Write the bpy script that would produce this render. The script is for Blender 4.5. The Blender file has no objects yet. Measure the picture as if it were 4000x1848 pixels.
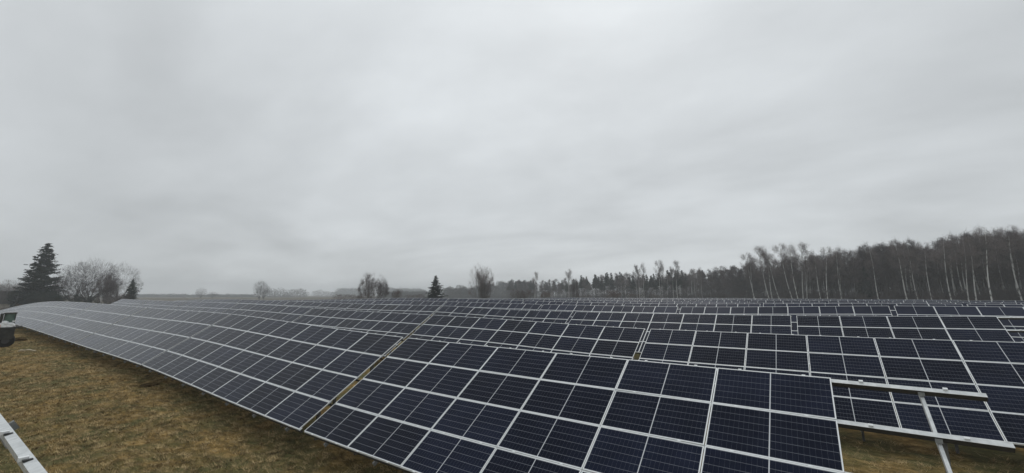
import bpy, math, random
import numpy as np
from mathutils import Vector, Matrix
random.seed(7)
RNG = np.random.default_rng(11)
SC = bpy.context.scene
COL = SC.collection
PI = math.pi

# ------------------------------------------------------------------ camera
CX, CY, CZ = 13.6493, -7.5737, 4.1654
YAW, PITCH, ROLL = -0.5895, 0.1918, 0.0
FPX = 1607.88
cam = bpy.data.cameras.new('camera')
cam.sensor_width = 36.0
cam.lens = FPX / 4000 * 36.0
cam.shift_x = -80.3 / 4000
cam.shift_y = -83.2 / 4000
cam.clip_start = 0.05
cam.clip_end = 9000
co = bpy.data.objects.new('camera', cam)
COL.objects.link(co)
Fv = Vector((math.sin(YAW) * math.cos(PITCH), math.cos(YAW) * math.cos(PITCH), math.sin(PITCH)))
Rv = Vector((math.cos(YAW), -math.sin(YAW), 0))
Uv = Rv.cross(Fv)
co.matrix_world = Matrix(((Rv.x, Uv.x, -Fv.x, CX), (Rv.y, Uv.y, -Fv.y, CY), (Rv.z, Uv.z, -Fv.z, CZ), (0, 0, 0, 1)))
SC.camera = co

# ------------------------------------------------------------------ exposure
SC.view_settings.view_transform = 'Standard'
SC.view_settings.look = 'None'
SC.view_settings.exposure = 0.0
SC.view_settings.gamma = 1.0
SC.view_settings.use_curve_mapping = False

# ------------------------------------------------------------------ world: overcast cloud deck over a Nishita sky
SUN_EL, SUN_AZ = math.radians(48), math.radians(-25)      # azimuth measured from +Y towards +X
W = bpy.data.worlds.new('World')
SC.world = W
W.use_nodes = True
nt = W.node_tree
N, L = nt.nodes, nt.links
N.clear()


def nd(tree, t, **kw):
    n = tree.nodes.new(t)
    for k, v in kw.items():
        setattr(n, k, v)
    return n


def mth(tree, op, a, b=None, clamp=False):
    n = tree.nodes.new('ShaderNodeMath')
    n.operation = op
    n.use_clamp = clamp
    for i, v in enumerate((a, b)):
        if v is None:
            continue
        if isinstance(v, (int, float)):
            n.inputs[i].default_value = v
        else:
            tree.links.new(v, n.inputs[i])
    return n.outputs[0]


out = nd(nt, 'ShaderNodeOutputWorld')
sky = nd(nt, 'ShaderNodeTexSky', sky_type='NISHITA')
sky.sun_disc = False
sky.sun_elevation = SUN_EL
sky.sun_rotation = SUN_AZ
bg1 = nd(nt, 'ShaderNodeBackground')
bg1.inputs['Strength'].default_value = 0.05
L.new(sky.outputs[0], bg1.inputs['Color'])
tc = nd(nt, 'ShaderNodeTexCoord')
sep = nd(nt, 'ShaderNodeSeparateXYZ')
L.new(tc.outputs['Generated'], sep.inputs[0])
dx, dy, dz = sep.outputs
den = mth(nt, 'ADD', mth(nt, 'MAXIMUM', dz, 0.0), 0.22)
com = nd(nt, 'ShaderNodeCombineXYZ')
L.new(mth(nt, 'DIVIDE', dx, den), com.inputs[0])
L.new(mth(nt, 'DIVIDE', dy, den), com.inputs[1])
mp = nd(nt, 'ShaderNodeMapping')
mp.inputs['Rotation'].default_value = (0, 0, math.radians(-35))
mp.inputs['Scale'].default_value = (0.85, 1.35, 1)
L.new(com.outputs[0], mp.inputs[0])
n1 = nd(nt, 'ShaderNodeTexNoise')
n1.inputs['Scale'].default_value = 0.75
n1.inputs['Detail'].default_value = 5
n1.inputs['Roughness'].default_value = 0.45
n1.inputs['Distortion'].default_value = 0.9
L.new(mp.outputs[0], n1.inputs['Vector'])
n2 = nd(nt, 'ShaderNodeTexNoise')
n2.inputs['Scale'].default_value = 2.9
n2.inputs['Detail'].default_value = 6
n2.inputs['Roughness'].default_value = 0.5
L.new(mp.outputs[0], n2.inputs['Vector'])
cl = mth(nt, 'ADD', mth(nt, 'MULTIPLY', mth(nt, 'SUBTRACT', n1.outputs[0], 0.5), 0.70),
         mth(nt, 'MULTIPLY', mth(nt, 'SUBTRACT', n2.outputs[0], 0.5), 0.25))
# broad brightening of the cloud deck towards the hidden sun, and towards the zenith
dot = nd(nt, 'ShaderNodeVectorMath', operation='DOT_PRODUCT')
sd = (math.sin(SUN_AZ) * math.cos(SUN_EL), math.cos(SUN_AZ) * math.cos(SUN_EL), math.sin(SUN_EL))
THIN_EL = math.radians(48)                                # thinner part of the cloud deck, seen ahead
THIN_AZ = math.radians(-25)
thin = (math.sin(THIN_AZ) * math.cos(THIN_EL), math.cos(THIN_AZ) * math.cos(THIN_EL), math.sin(THIN_EL))
dot.inputs[1].default_value = thin
L.new(tc.outputs['Generated'], dot.inputs[0])
glow = mth(nt, 'POWER', mth(nt, 'MAXIMUM', dot.outputs['Value'], 0.0), 2.0)
up = mth(nt, 'MAXIMUM', dz, 0.0)
val = mth(nt, 'ADD', mth(nt, 'ADD', 0.36, mth(nt, 'MULTIPLY', glow, 0.165)), mth(nt, 'MULTIPLY', up, 0.10))
# thin brighter air just above the horizon
hz = mth(nt, 'POWER', mth(nt, 'SUBTRACT', 1.0, mth(nt, 'MINIMUM', up, 1.0)), 14.0)
val = mth(nt, 'ADD', val, mth(nt, 'MULTIPLY', hz, 0.12))
val = mth(nt, 'MULTIPLY', val, mth(nt, 'ADD', 1.0, cl))
colr = nd(nt, 'ShaderNodeVectorMath', operation='SCALE')
colr.inputs[0].default_value = (0.962, 1.008, 1.036)
L.new(val, colr.inputs['Scale'])
bg2 = nd(nt, 'ShaderNodeBackground')
bg2.inputs['Strength'].default_value = 1.45
L.new(colr.outputs[0], bg2.inputs['Color'])
mixw = nd(nt, 'ShaderNodeMixShader')
mixw.inputs[0].default_value = 0.93
L.new(bg1.outputs[0], mixw.inputs[1])
L.new(bg2.outputs[0], mixw.inputs[2])
L.new(mixw.outputs[0], out.inputs['Surface'])

# ------------------------------------------------------------------ soft sun behind the cloud
sl = bpy.data.lights.new('sun', 'SUN')
sl.energy = 0.75
sl.angle = math.radians(30)
sl.color = (1.0, 0.975, 0.94)
so = bpy.data.objects.new('sun', sl)
COL.objects.link(so)
so.rotation_euler = Vector(sd).to_track_quat('Z', 'Y').to_euler()

# ------------------------------------------------------------------ helpers


class MB:
    """collects boxes, tubes and loose faces, then links them as one mesh"""

    def __init__(s):
        s.v, s.f, s.m = [], [], []

    def quad(s, a, b, c, d, m=0):
        i = len(s.v)
        s.v += [tuple(a), tuple(b), tuple(c), tuple(d)]
        s.f.append((i, i + 1, i + 2, i + 3)); s.m.append(m)

    def tri(s, a, b, c, m=0):
        i = len(s.v)
        s.v += [tuple(a), tuple(b), tuple(c)]
        s.f.append((i, i + 1, i + 2)); s.m.append(m)

    def hexa(s, p, m=0):
        """p: 8 corners, bottom 4 counter-clockwise then top 4"""
        i = len(s.v)
        s.v += [tuple(q) for q in p]
        for f in ((3, 2, 1, 0), (4, 5, 6, 7), (0, 1, 5, 4), (1, 2, 6, 5), (2, 3, 7, 6), (3, 0, 4, 7)):
            s.f.append(tuple(i + k for k in f)); s.m.append(m)

    def box(s, x0, x1, y0, y1, z0, z1, m=0):
        s.hexa([(x0, y0, z0), (x1, y0, z0), (x1, y1, z0), (x0, y1, z0), (x0, y0, z1), (x1, y0, z1), (x1, y1, z1), (x0, y1, z1)], m)

    def bar(s, a, b, w, h, upv=(0, 0, 1), m=0):
        """box along a-b, w sideways, h along up; a-b is the middle of the top face"""
        a, b, u = Vector(a), Vector(b), Vector(upv)
        d = (b - a).normalized()
        sx = d.cross(u).normalized()
        u = sx.cross(d).normalized()
        p = []
        for hh in (-h, 0):
            for q, ss in ((a, -1), (a, 1), (b, 1), (b, -1)):
                p.append(q + sx * (ss * w / 2) + u * hh)
        i = len(s.v)
        s.v += [tuple(q) for q in p]
        for f in ((3, 2, 1, 0), (4, 5, 6, 7), (0, 1, 5, 4), (1, 2, 6, 5), (2, 3, 7, 6), (3, 0, 4, 7)):
            s.f.append(tuple(i + k for k in f)); s.m.append(m)

    def tube(s, pts, rad, n=5, m=0, cap=True):
        rings = []
        pts = [Vector(p) for p in pts]
        for k, p in enumerate(pts):
            d = (pts[min(k + 1, len(pts) - 1)] - pts[max(k - 1, 0)])
            if d.length < 1e-9:
                d = Vector((0, 0, 1))
            d.normalize()
            a = d.cross(Vector((0.31, 0.87, 0.2))).normalized()
            b = d.cross(a)
            i = len(s.v)
            for j in range(n):
                t = 2 * PI * j / n
                s.v.append(tuple(p + (a * math.cos(t) + b * math.sin(t)) * rad[k]))
            rings.append(i)
        for k in range(len(rings) - 1):
            for j in range(n):
                s.f.append((rings[k] + j, rings[k] + (j + 1) % n, rings[k + 1] + (j + 1) % n, rings[k + 1] + j)); s.m.append(m)
        if cap:
            s.f.append(tuple(rings[-1] + j for j in range(n))); s.m.append(m)
            s.f.append(tuple(rings[0] + n - 1 - j for j in range(n))); s.m.append(m)

    def mesh(s, name, mats, smooth=False):
        me = bpy.data.meshes.new(name)
        me.from_pydata(s.v, [], s.f)
        for mt in (mats if isinstance(mats, (list, tuple)) else [mats]):
            me.materials.append(mt)
        me.polygons.foreach_set('material_index', s.m)
        if smooth:
            me.polygons.foreach_set('use_smooth', [True] * len(s.f))
        me.update()
        return me

    def build(s, name, mats, parent=None, smooth=False):
        return link(name, s.mesh(name, mats, smooth), parent)


def link(name, me, parent=None):
    o = bpy.data.objects.new(name, me)
    COL.objects.link(o)
    if parent is not None:
        o.parent = parent
    return o


def empty(name, loc=(0, 0, 0), rz=0.0):
    o = bpy.data.objects.new(name, None)
    o.empty_display_size = 0.3
    COL.objects.link(o)
    o.location = loc
    o.rotation_euler = (0, 0, rz)
    return o


def tag(o, label=None, cat=None, group=None, kind=None):
    for k, v in (('label', label), ('category', cat), ('group', group), ('kind', kind)):
        if v:
            o[k] = v
    return o


def tri_mesh(name, V, mat, per=3):
    """V: (n,per,3) array of loose faces"""
    n = V.shape[0]
    me = bpy.data.meshes.new(name)
    me.vertices.add(n * per)
    me.vertices.foreach_set('co', V.astype(np.float32).ravel())
    me.loops.add(n * per)
    me.loops.foreach_set('vertex_index', np.arange(n * per, dtype=np.int32))
    me.polygons.add(n)
    me.polygons.foreach_set('loop_start', np.arange(0, n * per, per, dtype=np.int32))
    me.polygons.foreach_set('loop_total', np.full(n, per, dtype=np.int32))
    me.materials.append(mat)
    me.update()
    return me


# ------------------------------------------------------------------ materials
def mat(name, col, rough=0.8, metal=0.0, spec=0.5, ior=None):
    m = bpy.data.materials.new(name)
    m.use_nodes = True
    b = m.node_tree.nodes['Principled BSDF']
    b.inputs['Base Color'].default_value = (*col, 1)
    b.inputs['Roughness'].default_value = rough
    b.inputs['Metallic'].default_value = metal
    b.inputs['Specular IOR Level'].default_value = spec
    if ior:
        b.inputs['IOR'].default_value = ior
    return m


def vary(m, c1, c2, scale, coords='Object', detail=4, stretch=None, bump=0.0, lo=0.35, hi=0.65, rnd=0.0):
    """noise between two colours; rnd adds a per-object brightness change"""
    t = m.node_tree
    b = t.nodes['Principled BSDF']
    c = nd(t, 'ShaderNodeTexCoord')
    src = c.outputs[coords] if coords != 'Position' else nd(t, 'ShaderNodeNewGeometry').outputs['Position']
    mpn = nd(t, 'ShaderNodeMapping')
    if stretch:
        mpn.inputs['Scale'].default_value = stretch
    t.links.new(src, mpn.inputs[0])
    n = nd(t, 'ShaderNodeTexNoise')
    n.inputs['Scale'].default_value = scale
    n.inputs['Detail'].default_value = detail
    t.links.new(mpn.outputs[0], n.inputs['Vector'])
    r = nd(t, 'ShaderNodeValToRGB')
    r.color_ramp.elements[0].position = lo
    r.color_ramp.elements[1].position = hi
    r.color_ramp.elements[0].color = (*c1, 1)
    r.color_ramp.elements[1].color = (*c2, 1)
    t.links.new(n.outputs[0], r.inputs[0])
    col = r.outputs[0]
    if rnd:
        oi = nd(t, 'ShaderNodeObjectInfo')
        s = mth(t, 'ADD', mth(t, 'MULTIPLY', oi.outputs['Random'], 2 * rnd), 1 - rnd)
        v = nd(t, 'ShaderNodeVectorMath', operation='SCALE')
        t.links.new(col, v.inputs[0])
        t.links.new(s, v.inputs['Scale'])
        col = v.outputs[0]
    t.links.new(col, b.inputs['Base Color'])
    if bump:
        bp = nd(t, 'ShaderNodeBump')
        bp.inputs['Strength'].default_value = bump
        bp.inputs['Distance'].default_value = 0.05
        t.links.new(n.outputs[0], bp.inputs['Height'])
        t.links.new(bp.outputs[0], b.inputs['Normal'])
    return m


M_frame = mat('anodised_aluminium', (0.84, 0.86, 0.86), 0.40, 0.15)
M_purlin = vary(mat('purlin_in_shade', (0.2, 0.2, 0.2), 0.6, 0.2), (0.13, 0.135, 0.135), (0.22, 0.225, 0.225), 9)  # darker copy of the galvanised steel, panel shade put into its colour
M_back = vary(mat('white_backsheet_behind_glass', (0.30, 0.31, 0.34), 0.22, 0, 0.10), (0.29, 0.305, 0.345), (0.38, 0.40, 0.44), 3)
M_cell = vary(mat('silicon_cell_behind_glass', (0.012, 0.015, 0.030), 0.17, 0, 0.085),
              (0.0052, 0.0080, 0.0185), (0.0090, 0.0125, 0.0270), 1.3, 'Position', 3, rnd=0.3)
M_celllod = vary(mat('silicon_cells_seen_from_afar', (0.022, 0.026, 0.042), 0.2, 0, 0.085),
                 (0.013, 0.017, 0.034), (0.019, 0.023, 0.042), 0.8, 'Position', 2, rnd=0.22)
for m_ in (M_cell, M_celllod, M_back):
    m_.node_tree.nodes['Principled BSDF'].inputs['Specular Tint'].default_value = (0.84, 0.87, 1.0, 1)
M_strip = mat('bright_centre_ribbon', (0.62, 0.64, 0.66), 0.3, 0.1)
M_webd = mat('steel_with_web_shade', (0.06, 0.06, 0.06), 0.6, 0.2)  # dark steel: shade on the purlin webs put into its colour
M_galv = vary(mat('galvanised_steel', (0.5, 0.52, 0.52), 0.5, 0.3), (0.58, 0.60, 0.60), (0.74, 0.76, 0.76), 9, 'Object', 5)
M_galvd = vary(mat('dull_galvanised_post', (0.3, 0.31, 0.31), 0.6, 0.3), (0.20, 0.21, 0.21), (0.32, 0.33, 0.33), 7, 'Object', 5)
M_post = vary(mat('dark_grey_post', (0.1, 0.1, 0.1), 0.7, 0.2), (0.10, 0.10, 0.098), (0.19, 0.19, 0.185), 7)  # darker grey than the posts of the bare frame
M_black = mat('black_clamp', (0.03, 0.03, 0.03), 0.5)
M_bright = mat('zinc_clamp', (0.86, 0.88, 0.88), 0.35, 0.2)

# ------------------------------------------------------------------ terrain under the rows
A, B, TH, GAP = 2.298, 1.154, 0.5731, 0.303
CT, ST = math.cos(TH), math.sin(TH)
KX = [[-150, -120, -95, -78, -62, -45, -30, -16.5, 0, 14, 24],
      [-90, -60, -40, -20, -12, -4, 4, 12, 26],
      [-110, -75, -50, -30, -20, -10, 0, 12, 26],
      [-80, -60, -40, -25, -10, 5, 20, 35],
      [-80, -60, -40, -20, -5, 20, 40]]
KZ = [[-2.65, -1.02, 0.20, 0.7476, 0.8707, 0.7648, 0.6232, 0.514, 0.0, -0.0997, -0.1255],
      [0.97, 0.774, 0.693, 0.332, 0.239, 0.128, -0.0585, -0.0514, 0.1357],
      [0.37, 0.95, 0.749, 0.533, 0.524, 0.277, 0.254, 0.341, 0.640],
      [0.688, 0.705, 0.832, 0.701, 0.539, 0.5476, 0.845, 0.80],
      [0.969, 1.071, 1.10, 0.745, 0.60, 0.85, 0.90]]
ROWX = [0.0, 6.334, -3.794, -13.903, -23.914]
ROWY = [0.0, 10.698, 21.499, 32.201, 42.702]
for k in range(5, 13):
    ROWX.append(-23.914 - 10.08 * (k - 4))
    ROWY.append(42.702 + 10.68 * (k - 4))


def cub(k, z, x):
    k = np.array(k, float); z = np.array(z, float)
    m = np.gradient(z, k)
    x = np.clip(np.asarray(x, float), k[0], k[-1])
    i = np.clip(np.searchsorted(k, x) - 1, 0, len(k) - 2)
    h = k[i + 1] - k[i]
    t = (x - k[i]) / h
    return (2*t**3 - 3*t**2 + 1)*z[i] + (t**3 - 2*t**2 + t)*h*m[i] + (-2*t**3 + 3*t**2)*z[i+1] + (t**3 - t**2)*h*m[i+1]


def zrow(r, x):
    """height of the lower panel edge of row r"""
    return zrow0(r, x) - (0.011 * np.clip(-55 - np.asarray(x, float), 0, 90) if r >= 3 else 0.0)


def zrow0(r, x):
    if r < 5:
        return cub(KX[r], KZ[r], x)
    t = 1 - 0.5 ** (r - 4)
    zf = 0.80 + 0.10 * np.sin(np.asarray(x, float) * 0.05 + r * 0.9) + 0.06 * np.sin(np.asarray(x, float) * 0.13 + r * 2.1)
    return cub(KX[4], KZ[4], x) * (1 - t) + zf * t


def ground_z(x, y):
    x = np.asarray(x, float); y = np.asarray(y, float)
    ys = [-400.0] + [ROWY[k] + 2.0 for k in range(13)] + [190.0]
    zs = [zrow(0, x) * 0.7 - 0.1] + [zrow(k, x) for k in range(13)] + [np.full_like(x, 0.9)]
    z = np.zeros(np.broadcast(x, y).shape)
    yc = np.clip(y, ys[0], ys[-1])
    for i in range(len(ys) - 1):
        m = (yc >= ys[i]) & (yc <= ys[i + 1])
        if i == 0:
            t = np.clip((yc - (-60)) / (ys[1] + 60), 0, 1)
        else:
            t = (yc - ys[i]) / (ys[i + 1] - ys[i])
            t = t * t * (3 - 2 * t)
        z = np.where(m, zs[i] * (1 - t) + zs[i + 1] * t, z)
    # the land falls gently to the farmstead on the left
    z = z - 0.75 - np.clip((-x - 135) / 60, 0, 1) * 0.5 - 0.0 * y
    return z


def lump(x, y):
    return 0.020 * np.sin(x * 2.1 + 1.3 * np.sin(y * 1.7)) * np.sin(y * 2.6 + 0.8 * np.sin(x * 1.1)) + 0.03 * np.sin(x * 0.55 + y * 0.8)


def axis(parts):
    a = []
    for x0, x1, st in parts:
        a += list(np.arange(x0, x1, st))
    return np.array(a)


gx = np.concatenate([-np.geomspace(3200, 170, 22), axis([(-165, -70, 5), (-70, -22, 0.7), (-22, 20, 0.16), (20, 40, 0.6), (40, 120, 5)]), np.geomspace(125, 3200, 20)])
gy = np.concatenate([-np.geomspace(3200, 20, 18), axis([(-15, -6.5, 0.8), (-6.5, 2.0, 0.13), (2.0, 14, 0.35), (14, 140, 3)]), np.geomspace(142, 3200, 24)])
X, Y = np.meshgrid(gx, gy)
Z = ground_z(X, Y)
near = (X > -72) & (X < 42) & (Y > -16) & (Y < 15)
Z = Z + np.where(near, lump(X, Y) + RNG.normal(0, 0.011, X.shape), 0)
ny, nx = X.shape
V = np.stack([X, Y, Z], -1).reshape(-1, 3)
idx = np.arange(nx * ny).reshape(ny, nx)
F = np.stack([idx[:-1, :-1], idx[:-1, 1:], idx[1:, 1:], idx[1:, :-1]], -1).reshape(-1, 4)
me = bpy.data.meshes.new('ground')
me.from_pydata(V.tolist(), [], F.tolist())
me.polygons.foreach_set('use_smooth', [True] * len(F))

M_ground = mat('brown_winter_grass', (0.16, 0.11, 0.045), 0.95, 0, 0.1)
t = M_ground.node_tree
b = t.nodes['Principled BSDF']
g = nd(t, 'ShaderNodeNewGeometry')
mpn = nd(t, 'ShaderNodeMapping')
mpn.inputs['Scale'].default_value = (0.55, 1.35, 1)
t.links.new(g.outputs['Position'], mpn.inputs[0])


def noise(tree, vec, scale, detail=4, rough=0.55, dist=0.0):
    n = nd(tree, 'ShaderNodeTexNoise')
    n.inputs['Scale'].default_value = scale
    n.inputs['Detail'].default_value = detail
    n.inputs['Roughness'].default_value = rough
    n.inputs['Distortion'].default_value = dist
    tree.links.new(vec, n.inputs['Vector'])
    return n.outputs[0]


def ramp(tree, fac, stops):
    r = nd(tree, 'ShaderNodeValToRGB')
    cr = r.color_ramp
    while len(cr.elements) < len(stops):
        cr.elements.new(0.5)
    for e, (p, c) in zip(cr.elements, stops):
        e.position = p
        e.color = (*c, 1)
    tree.links.new(fac, r.inputs[0])
    return r.outputs[0]


def mixc(tree, fac, a, bb, mode='MIX'):
    m = nd(tree, 'ShaderNodeMix', data_type='RGBA', blend_type=mode)
    for k, v in ((0, fac), (6, a), (7, bb)):
        if isinstance(v, (int, float)):
            m.inputs[k].default_value = v
        elif isinstance(v, tuple):
            m.inputs[k].default_value = (*v, 1)
        else:
            tree.links.new(v, m.inputs[k])
    return m.outputs[2]


big = noise(t, g.outputs['Position'], 0.45, 4, 0.6, 0.5)
mid = noise(t, mpn.outputs[0], 2.6, 6, 0.7, 0.8)
fine = noise(t, mpn.outputs[0], 17, 5, 0.75, 1.0)
c_a = ramp(t, mid, [(0.30, (0.066, 0.047, 0.018)), (0.47, (0.180, 0.119, 0.040)), (0.60, (0.325, 0.218, 0.082)), (0.74, (0.56, 0.41, 0.20))])
c_b = ramp(t, mid, [(0.30, (0.050, 0.048, 0.018)), (0.50, (0.105, 0.098, 0.038)), (0.75, (0.22, 0.185, 0.085))])
c_g = mixc(t, ramp(t, big, [(0.42, (0, 0, 0)), (0.57, (1, 1, 1))]), c_a, c_b)
fsc = ramp(t, fine, [(0.28, (0.45, 0.45, 0.45)), (0.5, (0.95, 0.95, 0.95)), (0.72, (1.65, 1.6, 1.5))])
c_g = mixc(t, 1.0, c_g, fsc, 'MULTIPLY')
# far fields: flatter straw and grey-green strips
sepg = nd(t, 'ShaderNodeSeparateXYZ')
t.links.new(g.outputs['Position'], sepg.inputs[0])
fmp = nd(t, 'ShaderNodeMapping')
fmp.inputs['Scale'].default_value = (0.6, 1.0, 1)
t.links.new(g.outputs['Position'], fmp.inputs[0])
ff = noise(t, fmp.outputs[0], 0.012, 5, 0.6, 0.4)
c_f = ramp(t, ff, [(0.35, (0.075, 0.062, 0.042)), (0.5, (0.11, 0.088, 0.060)), (0.65, (0.065, 0.066, 0.045))])
ln = nd(t, 'ShaderNodeVectorMath', operation='LENGTH')
t.links.new(g.outputs['Position'], ln.inputs[0])
ff2 = nd(t, 'ShaderNodeMapRange')
ff2.inputs['From Min'].default_value = 90
ff2.inputs['From Max'].default_value = 170
t.links.new(ln.outputs['Value'], ff2.inputs[0])
t.links.new(mixc(t, ff2.outputs[0], c_g, c_f), b.inputs['Base Color'])
bp = nd(t, 'ShaderNodeBump')
bp.inputs['Strength'].default_value = 0.9
bp.inputs['Distance'].default_value = 0.05
t.links.new(mth(t, 'ADD', mid, mth(t, 'MULTIPLY', fine, 0.6)), bp.inputs['Height'])
t.links.new(bp.outputs[0], b.inputs['Normal'])
me.materials.append(M_ground)
me.update()
gobj = link('ground', me)
tag(gobj, 'rolling field of flattened brown and olive winter grass', None, None, 'structure')

# ------------------------------------------------------------------ flattened grass blades
M_blade = vary(mat('dry_grass_blades', (0.2, 0.15, 0.07), 0.9, 0, 0.1), (0.090, 0.064, 0.027), (0.60, 0.45, 0.235), 3.2, 'Position', 6, lo=0.36, hi=0.68)


def blades(n, x0, x1, y0, y1, size, seed):
    r = np.random.default_rng(seed)
    # clumped positions
    nc = n // 14
    cx = r.uniform(x0, x1, nc); cy = r.uniform(y0, y1, nc)
    k = r.integers(0, nc, n)
    x = cx[k] + r.normal(0, 0.07, n); y = cy[k] + r.normal(0, 0.05, n)
    adir = (r.normal(0.15, 0.75, nc)[k] + r.normal(0, 0.45, n)) + np.where(r.random(n) < .5, 0, PI)
    ln_ = size * r.uniform(0.5, 1.6, n)
    hgt = ln_ * r.uniform(0.05, 0.75, n)
    w = 0.0058 * r.uniform(0.6, 1.6, n) + 0.0006 * size
    z = ground_z(x, y) + lump(x, y) - 0.012
    d = np.stack([np.cos(adir), np.sin(adir)], -1)
    s = np.stack([-d[:, 1], d[:, 0]], -1)
    T = np.zeros((n, 3, 3))
    T[:, 0, :2] = np.stack([x, y], -1) - s * w[:, None]
    T[:, 1, :2] = np.stack([x, y], -1) + s * w[:, None]
    T[:, 2, :2] = np.stack([x, y], -1) + d * ln_[:, None]
    T[:, 0, 2] = T[:, 1, 2] = z
    T[:, 2, 2] = z + hgt
    return T


BL = np.concatenate([blades(230000, -26, 16, -7.2, 1.2, 0.13, 1), blades(60000, -60, -26, -5.0, 1.5, 0.16, 2), blades(60000, 12.5, 24, -4.0, 12, 0.13, 3)])
tag(link('grass', tri_mesh('grass', BL, M_blade)), 'matted dry grass lying over the field below the panels', 'grass', None, 'stuff')

# ------------------------------------------------------------------ solar modules
PW, PH = 2.278, 1.134
FW, FT = 0.021, 0.032


def frame_into(mb, simple=False, m=0):
    x1, y1 = PW / 2, PH / 2
    z0 = -FT
    mb.box(-x1, x1, -y1, -y1 + FW, z0, 0, m)
    mb.box(-x1, x1, y1 - FW, y1, z0, 0, m)
    mb.box(-x1, -x1 + FW, -y1 + FW, y1 - FW, z0, 0, m)
    mb.box(x1 - FW, x1, -y1 + FW, y1 - FW, z0, 0, m)


def back_into(mb, m=1):
    x1, y1 = PW / 2 - FW, PH / 2 - FW
    mb.box(-x1, x1, -y1, y1, -0.014, -0.006, m)
    mb.box(-0.009, 0.009, -y1, y1, -0.0055, -0.0025, 3)


def cells_into(mb, m=0, z=-0.003):
    x1, y1 = PW / 2 - FW - 0.006, PH / 2 - FW - 0.008
    mg = 0.012                                    # half of the middle strip
    gxx, gyy = 0.0018, 0.0080
    hw = x1 - mg
    cw = hw / 12; chh = 2 * y1 / 6
    for side in (-1, 1):
        for i in range(12):
            xa = (mg + i * cw + gxx / 2) * side
            xb = (mg + (i + 1) * cw - gxx / 2) * side
            if side < 0:
                xa, xb = xb, xa
            for j in range(6):
                ya = -y1 + j * chh + gyy / 2
                yb = ya + chh - gyy
                mb.quad((xa, ya, z), (xb, ya, z), (xb, yb, z), (xa, yb, z), m)


def halves_into(mb, m=2, z=-0.003):
    x1, y1 = PW / 2 - FW - 0.006, PH / 2 - FW - 0.008
    for xa, xb in ((-x1, -0.012), (0.012, x1)):
        mb.quad((xa, -y1, z), (xb, -y1, z), (xb, y1, z), (xa, y1, z), m)


_mb = MB(); frame_into(_mb); back_into(_mb)
ME_FRAME = _mb.mesh('solar_panel', [M_frame, M_back, M_cell, M_strip])
_mb = MB(); cells_into(_mb)
ME_CELLS = _mb.mesh('solar_cells', [M_cell])
_mb = MB(); frame_into(_mb); back_into(_mb); cells_into(_mb, 2)
ME_FULL = _mb.mesh('solar_panel', [M_frame, M_back, M_cell, M_strip])
_mb = MB(); frame_into(_mb); back_into(_mb); halves_into(_mb)
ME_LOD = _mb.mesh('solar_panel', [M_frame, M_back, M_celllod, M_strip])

NORMAL = Vector((0, -ST, CT))
RAIL_W, RAIL_H = 0.10, 0.11


def surf(r, x, s):
    """point on the plane of the module tops, s metres up the slope"""
    return Vector((x, ROWY[r] + s * CT, float(zrow(r, x)) + s * ST))


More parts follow.
